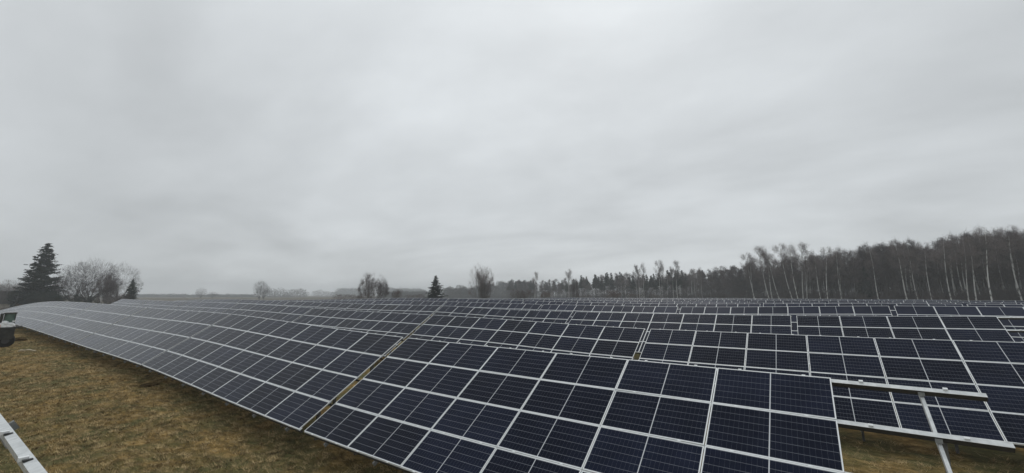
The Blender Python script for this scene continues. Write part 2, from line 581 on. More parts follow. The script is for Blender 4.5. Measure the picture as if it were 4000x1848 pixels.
def solar_table(r, ti, label, group, detail=2, mounted=7, full_rails=True, bare=()):
    """detail 3: cells as sub-parts, 2: panels with cells, 1: panels plain, 0: joined panels"""
    x0 = ROWX[r] + ti * (7 * A + GAP)
    if r == 0 and ti <= -2:
        x0 += (GAP - 0.21)
    base = Vector((x0 + 3.5 * A, ROWY[r] + 2 * CT, float(ground_z(x0 + 3.5 * A, ROWY[r] + 2.0))))
    t = empty('solar_table', base)
    tag(t, label, 'solar table', group)
    inv = Matrix.Translation(-base)
    joined = MB()
    for c in range(7):
        if c >= mounted:
            continue
        xm = x0 + (c + 0.5) * A
        sl_ = float(zrow(r, xm + 1) - zrow(r, xm - 1)) / 2
        ax = Vector((1, 0, sl_)).normalized()
        for q in range(4):
            o_ = surf(r, xm, (q + 0.5) * B)
            ay = Vector((0, CT, ST))
            az = ax.cross(ay).normalized()
            ay = az.cross(ax)
            # every module sits a hair differently in its clamps
            jit = Matrix.Rotation(random.gauss(0, 0.0035), 3, 'X') @ Matrix.Rotation(random.gauss(0, 0.0028), 3, 'Y') @ Matrix.Rotation(random.gauss(0, 0.0006), 3, 'Z')
            R3 = Matrix((ax, ay, az)).transposed() @ jit
            Mx = Matrix.Translation(o_ - base + Vector((0, 0, random.gauss(0, 0.0015)))) @ R3.to_4x4()
            if detail == 0:
                k = len(joined.v)
                for v in LODV:
                    joined.v.append(tuple(Mx @ v))
                for f, mi in LODF:
                    joined.f.append(tuple(k + j for j in f)); joined.m.append(mi)
                continue
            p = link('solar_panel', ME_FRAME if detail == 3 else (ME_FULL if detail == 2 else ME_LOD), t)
            p.matrix_basis = Mx
            if detail == 3:
                cc = link('solar_cells', ME_CELLS, p)
                cc['kind'] = 'stuff'
    if detail == 0:
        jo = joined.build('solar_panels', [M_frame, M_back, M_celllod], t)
        jo['kind'] = 'stuff'
    # purlins along the five panel joints
    allr = MB()
    for q in range(5):
        s_ = min(max(q * B, 0.045), 4 * B - 0.045)
        mb = MB() if detail >= 2 else allr
        xs = [x0] + [x0 + c * A for c in range(1, 7)] + [x0 + 7 * A + 0.045]
        for a_, b_ in zip(xs[:-1], xs[1:]):
            pa = surf(r, a_, s_) - base - NORMAL * (FT + 0.002)
            pb = surf(r, b_, s_) - base - NORMAL * (FT + 0.002)
            if detail >= 2:
                upv = Vector((0, CT, ST))
                mb.bar(pa, pb, RAIL_W, 0.006, NORMAL)
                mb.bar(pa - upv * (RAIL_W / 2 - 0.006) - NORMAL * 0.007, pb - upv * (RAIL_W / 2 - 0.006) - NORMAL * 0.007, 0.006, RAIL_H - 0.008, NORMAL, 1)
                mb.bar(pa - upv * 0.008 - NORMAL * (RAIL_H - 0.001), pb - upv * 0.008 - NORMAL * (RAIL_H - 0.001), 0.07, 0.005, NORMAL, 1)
            else:
                mb.bar(pa, pb, RAIL_W, RAIL_H, NORMAL)
        if detail >= 2:
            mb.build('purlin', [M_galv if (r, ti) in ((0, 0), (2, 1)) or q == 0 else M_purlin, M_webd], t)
    # rafters and posts
    for k in range(7):
        xr = x0 + 1.12 + 2.35 * k
        mbr = MB() if detail >= 2 else allr
        off = NORMAL * (FT + RAIL_H + 0.006)
        pa = surf(r, xr, -0.075) - base - off
        pb = surf(r, xr, 4 * B + 0.05) - base - off
        mbr.bar(pa, pb, 0.055, 0.10, NORMAL)
        if detail >= 2:
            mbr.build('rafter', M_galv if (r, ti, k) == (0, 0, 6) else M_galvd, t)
        if k % 2 == 0 or detail == 3:
            for s_ in (1.15, 3.55):
                mbp = MB() if detail >= 2 else allr
                tp = surf(r, xr + 0.08, s_) - off * 1.3
                gz = float(ground_z(tp.x, tp.y)) - 0.3
                mbp.box(tp.x - 0.035 - base.x, tp.x + 0.035 - base.x, tp.y - 0.055 - base.y, tp.y + 0.055 - base.y, gz - base.z, tp.z - base.z)
                if detail >= 2:
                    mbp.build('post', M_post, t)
    if detail < 2:
        allr.build('support_frame', M_purlin, t)
    # bolted splice plates and cables at the open end of the unfinished table
    if (r, ti) in ((0, 0), (2, 1)):
        for q in (3, 4):
            mb = MB()
            s_ = min(q * B, 4 * B - 0.045)
            for xb_ in (x0 + 6.62 * A if r == 0 else x0 + 5 * A,):
                p = surf(r, xb_, s_) - base - NORMAL * (FT + RAIL_H * 0.5) - Vector((0, 0.055, 0.02))
                mb.box(p.x - 0.05, p.x + 0.05, p.y - 0.012, p.y, p.z - 0.06, p.z + 0.01)
            mb.build('bracket_plate', M_galvd, t)
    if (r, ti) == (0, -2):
        # black strip added in the narrow joint to stand for its shade
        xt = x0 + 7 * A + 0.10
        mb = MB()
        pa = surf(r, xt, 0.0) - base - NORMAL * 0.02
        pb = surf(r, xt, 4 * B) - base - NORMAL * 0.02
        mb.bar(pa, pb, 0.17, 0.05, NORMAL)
        mb.build('seam_shade_strip', M_black, t)
    # module clamps
    if detail >= 2:
        mbc = MB()
        for c in range(7):
            for fx in (0.22, 0.78):
                xm = x0 + (c + fx) * A
                for q in range(5):
                    p = surf(r, xm, q * B) - base
                    du = Vector((0, CT, ST))
                    on = c < mounted
                    zt = 0.006 if on else -FT + 0.03
                    c0 = p + NORMAL * zt
                    ww = 0.03 if on else 0.045
                    mbc.bar(c0 - Vector((0.035, 0, 0)), c0 + Vector((0.035, 0, 0)), ww, 0.008 if on else 0.03, NORMAL)
        mbc.build('clamps', M_bright, t)['kind'] = 'stuff'
    return t


LODV, LODF = [], []
_m = MB()
x1, y1 = PW / 2, PH / 2
_m.box(-x1, x1, -y1, y1, -FT, -0.004, 0)
_m.quad((-x1 + FW, -y1 + FW, -0.002), (-0.012, -y1 + FW, -0.002), (-0.012, y1 - FW, -0.002), (-x1 + FW, y1 - FW, -0.002), 2)
_m.quad((0.012, -y1 + FW, -0.002), (x1 - FW, -y1 + FW, -0.002), (x1 - FW, y1 - FW, -0.002), (0.012, y1 - FW, -0.002), 2)
LODV = [Vector(v) for v in _m.v]
LODF = list(zip(_m.f, _m.m))

ORD = ['first', 'second', 'third', 'fourth', 'fifth', 'sixth', 'seventh', 'eighth', 'ninth', 'tenth', 'eleventh', 'twelfth', 'thirteenth', 'fourteenth']
ROWN = ['front row', 'second row', 'third row', 'fourth row', 'fifth row', 'sixth row', 'seventh row', 'eighth row', 'ninth row', 'tenth row', 'eleventh row', 'twelfth row', 'thirteenth row']
#   row: (first table, last table, detail)
SPAN = {0: (-8, 0, 2), 1: (-6, 0, 2), 2: (-6, 1, 2), 3: (-6, 2, 1), 4: (-5, 3, 1), 5: (-4, 4, 0), 6: (-4, 4, 0), 7: (-3, 5, 0), 8: (-3, 5, 0), 9: (-1, 5, 0), 10: (0, 5, 0)}
special = {(0, 0): 'nearest dark blue solar table, right of the wide gap, its last bay left without panels',
           (0, -1): 'front row solar table directly left of the wide slanting gap with ground showing through',
           (0, -2): 'front row solar table beyond the thin black seam, left of the nearest pair',
           (1, 0): 'second row solar table at the right edge, seen behind the bare rails',
           (1, -1): 'second row solar table ending at the small black notch right of centre',
           (2, 1): 'third row solar table at the right edge whose bare rails show brown ground'}
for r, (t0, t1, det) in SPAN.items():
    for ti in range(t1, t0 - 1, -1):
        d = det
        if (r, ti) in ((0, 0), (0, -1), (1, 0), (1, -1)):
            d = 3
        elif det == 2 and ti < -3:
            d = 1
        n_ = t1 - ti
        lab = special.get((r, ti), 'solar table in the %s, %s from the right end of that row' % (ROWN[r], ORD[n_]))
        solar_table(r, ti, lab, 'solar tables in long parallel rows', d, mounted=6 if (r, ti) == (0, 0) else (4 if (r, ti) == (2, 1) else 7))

# ------------------------------------------------------------------ bare purlin of the unfinished row under the camera
bt = empty('bare_rail_frame', (4.0, -8.5, float(ground_z(4.0, -8.5))))
tag(bt, 'empty galvanised mounting frame without panels, its rail crossing the lower left corner', 'mounting frame')
bo = Vector(bt.location)
ZR = -0.02
for Yr, Zr in ((-6.60, 2.50), (-7.57, 1.87), (-8.54, 1.25), (-9.51, 0.62)):
    mb = MB()
    mb.bar(Vector((-8.0, Yr, Zr)) - bo, Vector((9.2, Yr, Zr)) - bo, 0.088, 0.11, (0, -0.25, 0.97))
    mb.build('purlin', M_galv, bt)
for xr in (-7.5, -5.2, -2.9, 4.15, 9.0):
    mb = MB()
    mb.bar(Vector((xr, -6.45, 2.44)) - bo, Vector((xr, -9.9, 0.24)) - bo, 0.07, 0.12, (0, -ST, CT))
    mb.build('rafter', M_galvd, bt)
    for yy, zz in ((-6.95, 2.0), (-9.0, 0.7)):
        mb = MB()
        gz = float(ground_z(xr, yy)) - 0.3
        mb.box(xr - 0.04 - bo.x, xr + 0.04 - bo.x, yy - 0.06 - bo.y, yy + 0.06 - bo.y, gz - bo.z, zz - bo.z)
        mb.build('post', M_galvd, bt)
for xx in (-6.5, -4.2, -1.9, 0.4, 2.6, 3.9, 5.27, 6.73, 8.2):
    mb = MB()
    mb.box(xx - 0.028 - bo.x, xx + 0.028 - bo.x, -6.672 - bo.y, -6.60 - bo.y, 2.497 - bo.z, 2.535 - bo.z)
    cb = mb.build('clamp', M_bright, bt)
    mb = MB()
    mb.box(xx + 0.032 - bo.x, xx + 0.075 - bo.x, -6.645 - bo.y, -6.575 - bo.y, 2.495 - bo.z, 2.515 - bo.z)
    mb.build('bolt', M_black, cb)
# bracket plates at the rafter head
for xx in (4.15,):
    mb = MB()
    mb.box(xx - 0.25 - bo.x, xx + 0.55 - bo.x, -6.53 - bo.y, -6.515 - bo.y, 2.20 - bo.z, 2.42 - bo.z)
    mb.build('bracket_plate', M_galvd, bt)

# ------------------------------------------------------------------ trees
M_birchbark = vary(mat('white_birch_bark', (0.5, 0.5, 0.48), 0.8), (0.10, 0.10, 0.095), (0.52, 0.52, 0.50), 1.5, 'Object', 5, (1, 1, 0.6), lo=0.36, hi=0.50, rnd=0.25)
M_bark = vary(mat('grey_brown_bark', (0.1, 0.09, 0.08), 0.9), (0.050, 0.046, 0.042), (0.115, 0.105, 0.095), 3, rnd=0.3)
M_twig = vary(mat('brown_grey_twigs', (0.08, 0.066, 0.064), 0.95, 0, 0.1), (0.085, 0.070, 0.071), (0.145, 0.120, 0.116), 0.35, rnd=0.25)
M_twigl = vary(mat('pale_birch_twigs', (0.13, 0.11, 0.105), 0.95, 0, 0.1), (0.14, 0.120, 0.118), (0.23, 0.195, 0.185), 0.35, rnd=0.2)
M_twigd = vary(mat('dark_twigs', (0.05, 0.044, 0.044), 0.95, 0, 0.1), (0.050, 0.043, 0.044), (0.098, 0.082, 0.080), 0.35, rnd=0.25)
M_needle = vary(mat('dark_spruce_needles', (0.02, 0.03, 0.02), 0.85, 0, 0.15), (0.012, 0.020, 0.014), (0.034, 0.047, 0.034), 0.9, rnd=0.2)
M_rust = vary(mat('rusty_bush_twigs', (0.1, 0.07, 0.055), 0.95, 0, 0.1), (0.075, 0.050, 0.042), (0.125, 0.085, 0.065), 0.5, rnd=0.2)


def rnd_dir(rg, base, spread):
    v = Vector((rg.gauss(0, 1), rg.gauss(0, 1), rg.gauss(0, 1)))
    return (Vector(base) + v * spread).normalized()


def grow(mb, tips, rg, p, d, length, rad, depth, cfg):
    """limb as bent tube, splits into children; tips collects points and directions for twigs"""
    pts, rr = [p.copy()], [rad]
    n = 3
    for i in range(n):
        d = (d + Vector((rg.gauss(0, 1), rg.gauss(0, 1), rg.gauss(0, 1))) * cfg['wob'] + Vector((0, 0, cfg['up']))).normalized()
        stp = length / n
        if 'env' in cfg:
            zc, ra, rz_ = cfg['env']
            for _ in range(3):
                q = p + d * stp
                if (q.x * q.x + q.y * q.y) / ra ** 2 + ((q.z - zc) / rz_) ** 2 > 1.0:
                    stp *= 0.45
        p = p + d * stp
        pts.append(p.copy()); rr.append(rad * (1 - (i + 1) / n * 0.55))
    mb.tube(pts, rr, 4 if depth > 1 else 3, cap=False)
    if depth <= cfg.get('tipdepth', 1):
        for i in range(1, n + 1):
            tips.append((pts[i], d.copy(), length))
    if depth == 0:
        return
    for k in range(cfg['split']):
        q = pts[rg.choice((1, 2, 3))] if k else pts[-1]
        nd_ = rnd_dir(rg, d, cfg['spread'])
        grow(mb, tips, rg, q, nd_, length * rg.uniform(*cfg['shr']), rr[-1] * rg.uniform(0.7, 1.0), depth - 1, cfg)


def twigs(tips, n, length, width, rg, droop=0.0, spread=0.9, cluster=0.0):
    P = np.array([t_[0][:] for t_ in tips]); D = np.array([t_[1][:] for t_ in tips])
    k = rg.integers(0, len(tips), n)
    d = D[k] + rg.normal(0, spread, (n, 3))
    d /= np.linalg.norm(d, axis=1)[:, None]
    d[:, 2] -= droop
    ln_ = length * rg.uniform(0.4, 1.3, n)
    p = P[k] + rg.normal(0, 0.25 * length, (n, 3))
    s = rg.normal(0, 1, (n, 3))
    s = np.cross(d, s); s /= np.linalg.norm(s, axis=1)[:, None] + 1e-9
    w = width * rg.uniform(0.6, 1.5, n)
    T = np.stack([p - s * w[:, None], p + s * w[:, None], p + d * ln_[:, None]], 1)
    if cluster:
        m = int(n * cluster)
        kk = rg.integers(0, len(tips), m)
        c = P[kk] + rg.normal(0, 0.5 * length, (m, 3))
        a = rg.normal(0, 1, (m, 3, 3)) * (width * 3.2)
        T = np.concatenate([T, c[:, None, :] + a])
    return T


def finish(tr, cr, H=20.0):
    """stretch both meshes so that the crown tops out at H"""
    a = np.zeros(len(cr.vertices) * 3); cr.vertices.foreach_get('co', a)
    top = np.percentile(a.reshape(-1, 3)[:, 2], 99.7)
    for m_ in (tr, cr):
        m_.transform(Matrix.Diagonal((1, 1, H / top, 1)))
    return tr, cr


def tree_meshes(kind, seed, H=20.0):
    rg = random.Random(seed); ng = np.random.default_rng(seed)
    mb = MB(); tips = []
    if kind in ('birch', 'dark', 'forest'):
        lean = rg.uniform(-0.04, 0.02)
        n = 8
        pts, rr = [], []
        ph = rg.uniform(0, 6)
        r0 = 0.0115 * H * rg.uniform(0.8, 1.2)
        for i in range(n + 1):
            f = i / n
            pts.append(Vector((lean * H * f + 0.014 * H * (math.sin(ph + f * 5) - math.sin(ph)), 0.014 * H * (math.sin(ph * 2 + f * 4) - math.sin(ph * 2)), f * H * 0.94)))
            rr.append(r0 * (1 - 0.86 * f))
        mb.tube(pts, rr, 6)
        ntr = len(mb.f)
        bl = MB()
        start = {'birch': 0.52, 'dark': 0.22, 'forest': 0.28}[kind]
        cfg = dict(wob=0.16, up=0.10, split=3, spread=0.42, shr=(0.5, 0.75))
        for j in range(17 if kind == 'birch' else 20):
            f = start + (0.96 - start) * (j + rg.random()) / 20
            f = min(f, 0.97)
            i = min(int(f * n), n - 1)
            p = pts[i].lerp(pts[i + 1], f * n - i)
            az = rg.uniform(0, 2 * PI)
            el = rg.uniform(0.45, 0.95)
            d = Vector((math.cos(az) * math.cos(el), math.sin(az) * math.cos(el), math.sin(el)))
            shape = (1 - ((f - start) / (1 - start)) ** 1.6 * 0.62) * (0.75 + 0.25 * rg.random())
            grow(bl, tips, rg, p, d, 0.145 * H * shape, r0 * 0.22, 2, cfg)
        for i in range(3):
            tips.append((pts[-1], Vector((0, 0, 1)), 1))
        dense = {'birch': 2400, 'dark': 3300, 'forest': 3600}[kind]
        T = twigs(tips, dense, 0.062 * H, 0.016 if kind == 'birch' else 0.022, ng, 0.25 if kind == 'birch' else 0.0, 0.75, 0.10 if kind == 'birch' else 0.05)
        trunkmat = M_birchbark if kind == 'birch' else M_bark
        tw = {'birch': M_twigl, 'dark': M_twigd, 'forest': M_twig}[kind]
        return finish(mb.mesh('trunk', trunkmat, True), crown_mesh(bl, T, M_bark, tw))
    if kind == 'oak':
        r0 = 0.026 * H
        hz_ = 0.12 * H
        mb.tube([(0, 0, 0), (0.05, 0, hz_ * 0.5), (0, 0.05, hz_)], [r0 * 1.3, r0, r0 * 0.9], 7)
        bl = MB()
        cfg = dict(wob=0.16, up=0.015, split=3, spread=0.46, shr=(0.58, 0.86), tipdepth=3, env=(0.59 * H, 0.50 * H, 0.41 * H))
        for j in range(11):
            az = j * 2.4 + rg.uniform(-0.4, 0.4)
            el = (0.15, 0.45, 0.8, 1.1, 1.45)[j % 5] + rg.uniform(-0.1, 0.1)
            d = Vector((math.cos(az) * math.cos(el), math.sin(az) * math.cos(el), math.sin(el)))
            grow(bl, tips, rg, Vector((0, 0, hz_ * rg.uniform(0.8, 1.5))), d, H * rg.uniform(0.27, 0.36), r0 * 0.52, 5, cfg)
        T = twigs(tips, 17000, 0.042 * H, 0.015, ng, 0.0, 0.7, 0.0)
        # fine outer twigs that close the crown to a rounded outline
        m = 4000
        u3 = ng.normal(0, 1, (m, 3)); u3 /= np.linalg.norm(u3, axis=1)[:, None]
        rr3 = ng.uniform(0.45, 1.0, m) ** 0.6
        lob = 1 + 0.09 * np.sin(u3[:, 0] * 7 + seed) * np.cos(u3[:, 1] * 6) + 0.06 * np.sin(u3[:, 2] * 11 + seed)
        c3 = u3 * (rr3 * lob)[:, None] * [0.49 * H, 0.49 * H, 0.41 * H] + [0, 0, 0.59 * H]
        keep = (c3[:, 2] > 0.24 * H) | (ng.random(m) < 0.25)
        c3, u3 = c3[keep], u3[keep]
        d3 = u3 + [0, 0, 0.35] + ng.normal(0, 0.35, u3.shape)
        s3 = np.cross(d3, ng.normal(0, 1, u3.shape)); s3 /= np.linalg.norm(s3, axis=1)[:, None]
        l3 = ng.uniform(0.03, 0.075, len(c3)) * H; w3 = ng.uniform(0.009, 0.026, len(c3))
        T = np.concatenate([T, np.stack([c3 - s3 * w3[:, None], c3 + s3 * w3[:, None], c3 + d3 * l3[:, None]], 1)])
        return finish(mb.mesh('trunk', M_bark, True), crown_mesh(bl, T, M_bark, M_twigd))
    if kind == 'bush':
        bl = MB()
        cfg = dict(wob=0.14, up=0.10, split=3, spread=0.30, shr=(0.55, 0.85), tipdepth=2, env=(0.50 * H, 0.34 * H, 0.50 * H))
        for j in range(16):
            az = rg.uniform(0, 2 * PI); el = rg.uniform(0.8, 1.52)
            d = Vector((math.cos(az) * math.cos(el), math.sin(az) * math.cos(el), math.sin(el)))
            grow(bl, tips, rg, Vector((rg.gauss(0, 0.05 * H), rg.gauss(0, 0.05 * H), 0)), d, H * rg.uniform(0.32, 0.46), 0.008 * H, 3, cfg)
        mb.tube([(0, 0, 0), (0.02, 0, H * 0.3), (0, 0.03, H * 0.6)], [0.014 * H, 0.010 * H, 0.004 * H], 5)
        T = twigs(tips, 9000 if seed % 2 else 6000, 0.070 * H, 0.020, ng, -0.35, 0.50, 0.06)
        return finish(mb.mesh('trunk', M_bark, True), crown_mesh(bl, T, M_bark, M_twig))
    if kind in ('spruce', 'fir', 'pine'):
        r0 = 0.011 * H
        mb.tube([(0, 0, 0), (0, 0, H * 0.5), (0, 0, H)], [r0, r0 * 0.6, r0 * 0.05], 6)
        Ts = []
        nl = {'spruce': 38, 'fir': 32, 'pine': 12}[kind]
        wid = {'spruce': 0.25, 'fir': 0.52, 'pine': 0.17}[kind]
        z0 = {'spruce': 0.05, 'fir': 0.02, 'pine': 0.55}[kind]
        for l in range(nl):
            f = l / (nl - 1)
            zc = H * (z0 + (0.985 - z0) * f)
            Rl = H * wid * ((1 - f) ** (0.60 if kind != 'fir' else 0.75) * (0.90 + 0.10 * math.sin(l * 1.9)) + 0.012)
            nb = max(5, int(13 * (1 - f) + 5))
            for k_ in range(nb):
                az = rg.uniform(0, 2 * PI)
                zc = H * (z0 + (0.985 - z0) * min(1, max(0, f + rg.uniform(-0.6, 0.6) / nl)))
                Rb = Rl * rg.uniform(0.45, 1.16)
                if kind == 'fir':
                    Rb *= rg.uniform(0.75, 0.98)
                m = max(8, int(Rb * (12 if kind != 'pine' else 9)))
                tt = ng.uniform(0.12, 1, m) ** 0.75
                dr = -0.10 if kind == 'spruce' else 0.10
                px = np.cos(az) * Rb * tt; py = np.sin(az) * Rb * tt
                pz = zc + Rb * (dr * tt + (0.22 if kind == 'spruce' else 0.0) * tt ** 3) + ng.normal(0, 0.05, m) * 1.0
                sc_ = 0.020 * H * (1.05 - 0.45 * tt)
                c = np.stack([px, py, pz], -1) + ng.normal(0, 0.035 * Rb + 0.03, (m, 3)) * [1, 1, 0.45]
                a = ng.normal(0, 1, (m, 3, 3)) * sc_[:, None, None] * [0.9, 0.9, 0.62]
                Ts.append(c[:, None, :] + a)
        T = np.concatenate(Ts)
        return mb.mesh('trunk', M_bark, True), tri_mesh('crown', T, M_needle)


def crown_mesh(mb, T, m1, m2):
    """limbs and twigs in one crown mesh"""
    nv = len(mb.v)
    tv = T.reshape(-1, 3)
    me = bpy.data.meshes.new('crown')
    faces = list(mb.f) + [(nv + 3 * i, nv + 3 * i + 1, nv + 3 * i + 2) for i in range(len(T))]
    me.from_pydata(list(mb.v) + tv.tolist(), [], faces)
    me.materials.append(m1); me.materials.append(m2)
    me.polygons.foreach_set('material_index', [0] * len(mb.f) + [1] * len(T))
    me.update()
    return me


TM = {}
for kind, cnt in (('birch', 5), ('dark', 4), ('forest', 5), ('oak', 3), ('bush', 4), ('spruce', 2), ('fir', 1), ('pine', 3)):
    for i in range(cnt):
        TM[(kind, i)] = tree_meshes(kind, 100 + len(kind) * 7 + i * 13)
CNT = dict(birch=5, dark=4, forest=5, oak=3, bush=4, spruce=2, fir=1, pine=3)


def campt(u, depth):
    """ground position that stands in the picture at column u, depth metres ahead; used to lay out things where the photo shows them"""
    f = Vector((math.sin(YAW), math.cos(YAW), 0)); r_ = Vector((math.cos(YAW), -math.sin(YAW), 0))
    # small pitch: columns keep their bearing at the horizon line
    v = 1153
    d = Fv + Rv * ((u - 2080.3) / FPX) - Uv * ((v - 840.8) / FPX)
    k = depth / (d.x * f.x + d.y * f.y)
    return CX + d.x * k, CY + d.y * k


def height_for(vtop, depth, gz):
    """height above ground of something whose top is seen at image row vtop"""
    d = Fv - Uv * ((vtop - 840.8) / FPX)
    k = depth / math.hypot(d.x, d.y)
    return CZ + d.z * k - gz


def tree(name, kind, u, depth, vtop=None, H=None, wide=1.0, label='', cat='tree', group=None, lean=0.0, var=None, crown_mat=None, zoff=0.0, kindtag=None):
    x, y = campt(u, depth)
    gz = float(ground_z(x, y)) - 0.1 + zoff
    if H is None:
        H = height_for(vtop, depth, gz)
    i = random.randrange(CNT[kind]) if var is None else var
    tr, cr = TM[(kind, i)]
    e = empty(name, (x, y, gz), random.uniform(0, 2 * PI) if not lean else math.atan2(-Rv.y, -Rv.x) + PI)
    e.scale = (H / 20 * wide, H / 20 * wide, H / 20)
    if lean:
        e.rotation_euler = (0, lean, math.atan2(Rv.y, Rv.x))
    if kind != 'bush' or True:
        link('trunk', tr, e)
    c = link('crown', cr, e)
    if crown_mat is not None:
        c.material_slots[len(c.material_slots) - 1].link = 'OBJECT'
        c.material_slots[len(c.material_slots) - 1].material = crown_mat
    tag(e, label, cat, group, kindtag)
    return e


# farmstead trees on the left
tree('spruce_tree', 'spruce', 143, 150, 950, label='tall dark spruce with drooping boughs, tallest tree at the far left', var=0, wide=1.22)
tree('oak_tree', 'oak', 296, 152, 1035, label='bare wide-crowned oak nearest the tall spruce', var=0, wide=0.90, lean=0.001)
tree('oak_tree', 'oak', 352, 150, 1022, label='largest bare oak in the middle of the farm grove', var=1, wide=0.92, lean=0.001)
tree('oak_tree', 'oak', 462, 150, 1042, label='bare oak at the right end of the farm grove', var=2, wide=0.72, lean=0.001)
tree('bush', 'bush', 421, 146, 1066, label='dense brown thicket tree between two bare oaks', wide=0.85, var=1, crown_mat=M_twig)
tree('bush', 'bush', 236, 155, 1068, label='greyish bare thicket tree between tall spruce and oaks', wide=0.50, var=2)
tree('spruce_tree', 'spruce', 510, 145, 1092, label='small dark spruce before the rightmost bare oak', var=1, wide=1.0)
tree('bush', 'bush', 470, 142, 1143, label='low grey brushwood at the foot of the rightmost oak', wide=1.6, var=0)
tree('bush', 'bush', 20, 190, 1098, label='pale bare tree behind the dark roof', wide=1.5, var=3, crown_mat=M_twigl)
tree('bush', 'bush', 62, 190, 1092, label='pale bare tree between dark roof and tall spruce', wide=1.3, var=0, crown_mat=M_twigl)
for i, (u, dp, vt, w, wh) in enumerate(((122, 140, 1147, 1.1, 'leftmost dark'), (150, 142, 1137, 1.5, 'centre-left dark'), (184, 140, 1135, 1.6, 'centre-right dark'), (215, 141, 1143, 1.5, 'rightmost dark'))):
    tree('evergreen_bush', 'bush', u, dp, vt, wide=w * 0.9, crown_mat=M_needle, label=wh + ' evergreen bush of the hedge under the tall spruce', group='evergreen hedge under the tall spruce', cat='bush', lean=0.001)
tree('evergreen_bush', 'bush', 325, 140, 1150, wide=1.9, crown_mat=M_needle, label='low dark evergreen bush between two oak trunks', cat='bush')

# single trees in the middle
tree('birch_clump', 'bush', 1440, 150, 1066, label='left half of the brown twin birch clump beyond the panels', wide=0.80, var=1)
tree('birch_clump', 'bush', 1476, 151, 1078, label='right half of the brown twin birch clump beyond the panels', wide=0.84, var=3)
tree('bush', 'bush', 1553, 170, 1124, label='small brown bush just left of the lone spruce', wide=0.8, var=2, cat='bush', crown_mat=M_rust)
tree('spruce_tree', 'fir', 1700, 140, 1076, label='lone dark cone-shaped spruce in the middle of the horizon', var=0, wide=1.02)
tree('birch_tree', 'bush', 1878, 150, 1036, label='tall feathery pale birch right of the lone spruce', wide=0.82, var=2, crown_mat=M_twigl)
tree('birch_tree', 'bush', 1892, 152, 1075, label='lower brown birch sapling beside the tall feathery birch', wide=0.55, var=2)
tree('birch_tree', 'birch', 2090, 190, 1060, label='slim birch with white trunk before the pale wood', var=0, wide=0.62)
tree('birch_tree', 'birch', 2222, 185, 1050, label='round-topped birch with white trunk and reddish brush', var=1, wide=0.75)
tree('bush', 'bush', 2245, 185, 1090, label='dark bare sapling touching the round-topped birch', wide=0.5, var=1)
tree('bush', 'bush', 2020, 230, 1128, label='reddish brush left of the slim white birch', wide=1.5, var=0, crown_mat=M_rust, cat='bush')
tree('bush', 'bush', 2060, 230, 1130, label='reddish brush at the foot of the slim white birch', wide=1.5, var=1, crown_mat=M_rust, cat='bush')
tree('bush', 'bush', 2140, 240, 1135, label='reddish brush between the two single white birches', wide=1.6, var=3, crown_mat=M_rust, cat='bush')
tree('bush', 'bush', 2395, 210, 1130, label='rounded rust-brown bush before the pine wood', wide=1.5, var=2, crown_mat=M_rust, cat='bush')
# small hazy trees far left
for u, dp, vt, lab, w in ((785, 620, 1127, 'round hazy tree standing alone on the far field', 1.0), (830, 640, 1141, 'low wide hazy tree right of the round far tree', 1.5),
                          (1014, 420, 1098, 'larger hazy tree at the left end of the far treeline', 0.7), (1030, 430, 1112, 'smaller hazy tree leaning on the far treeline end', 0.7)):
    tree('far_tree', 'oak', u, dp, vt, label=lab, wide=w)

# ------------------------------------------------------------------ the wood on the right
TOPU = [1740, 1800, 1930, 2000, 2060, 2200, 2300, 2400, 2500, 2600, 2700, 2800, 2900, 3000, 3100, 3200, 3300, 3400, 3500, 3600, 3650, 3750, 3800, 3900, 4000, 4120]
TOPV = [1128, 1122, 1106, 1096, 1098, 1094, 1078, 1070, 1074, 1066, 1056, 1050, 1042, 1030, 1016, 1006, 990, 968, 955, 948, 962, 930, 925, 912, 915, 910]


def wood_depth(u):
    return float(np.interp(u, [1740, 2000, 2300, 2600, 2900, 3200, 3500, 3800, 4150], [560, 430, 330, 275, 225, 190, 165, 142, 126]))


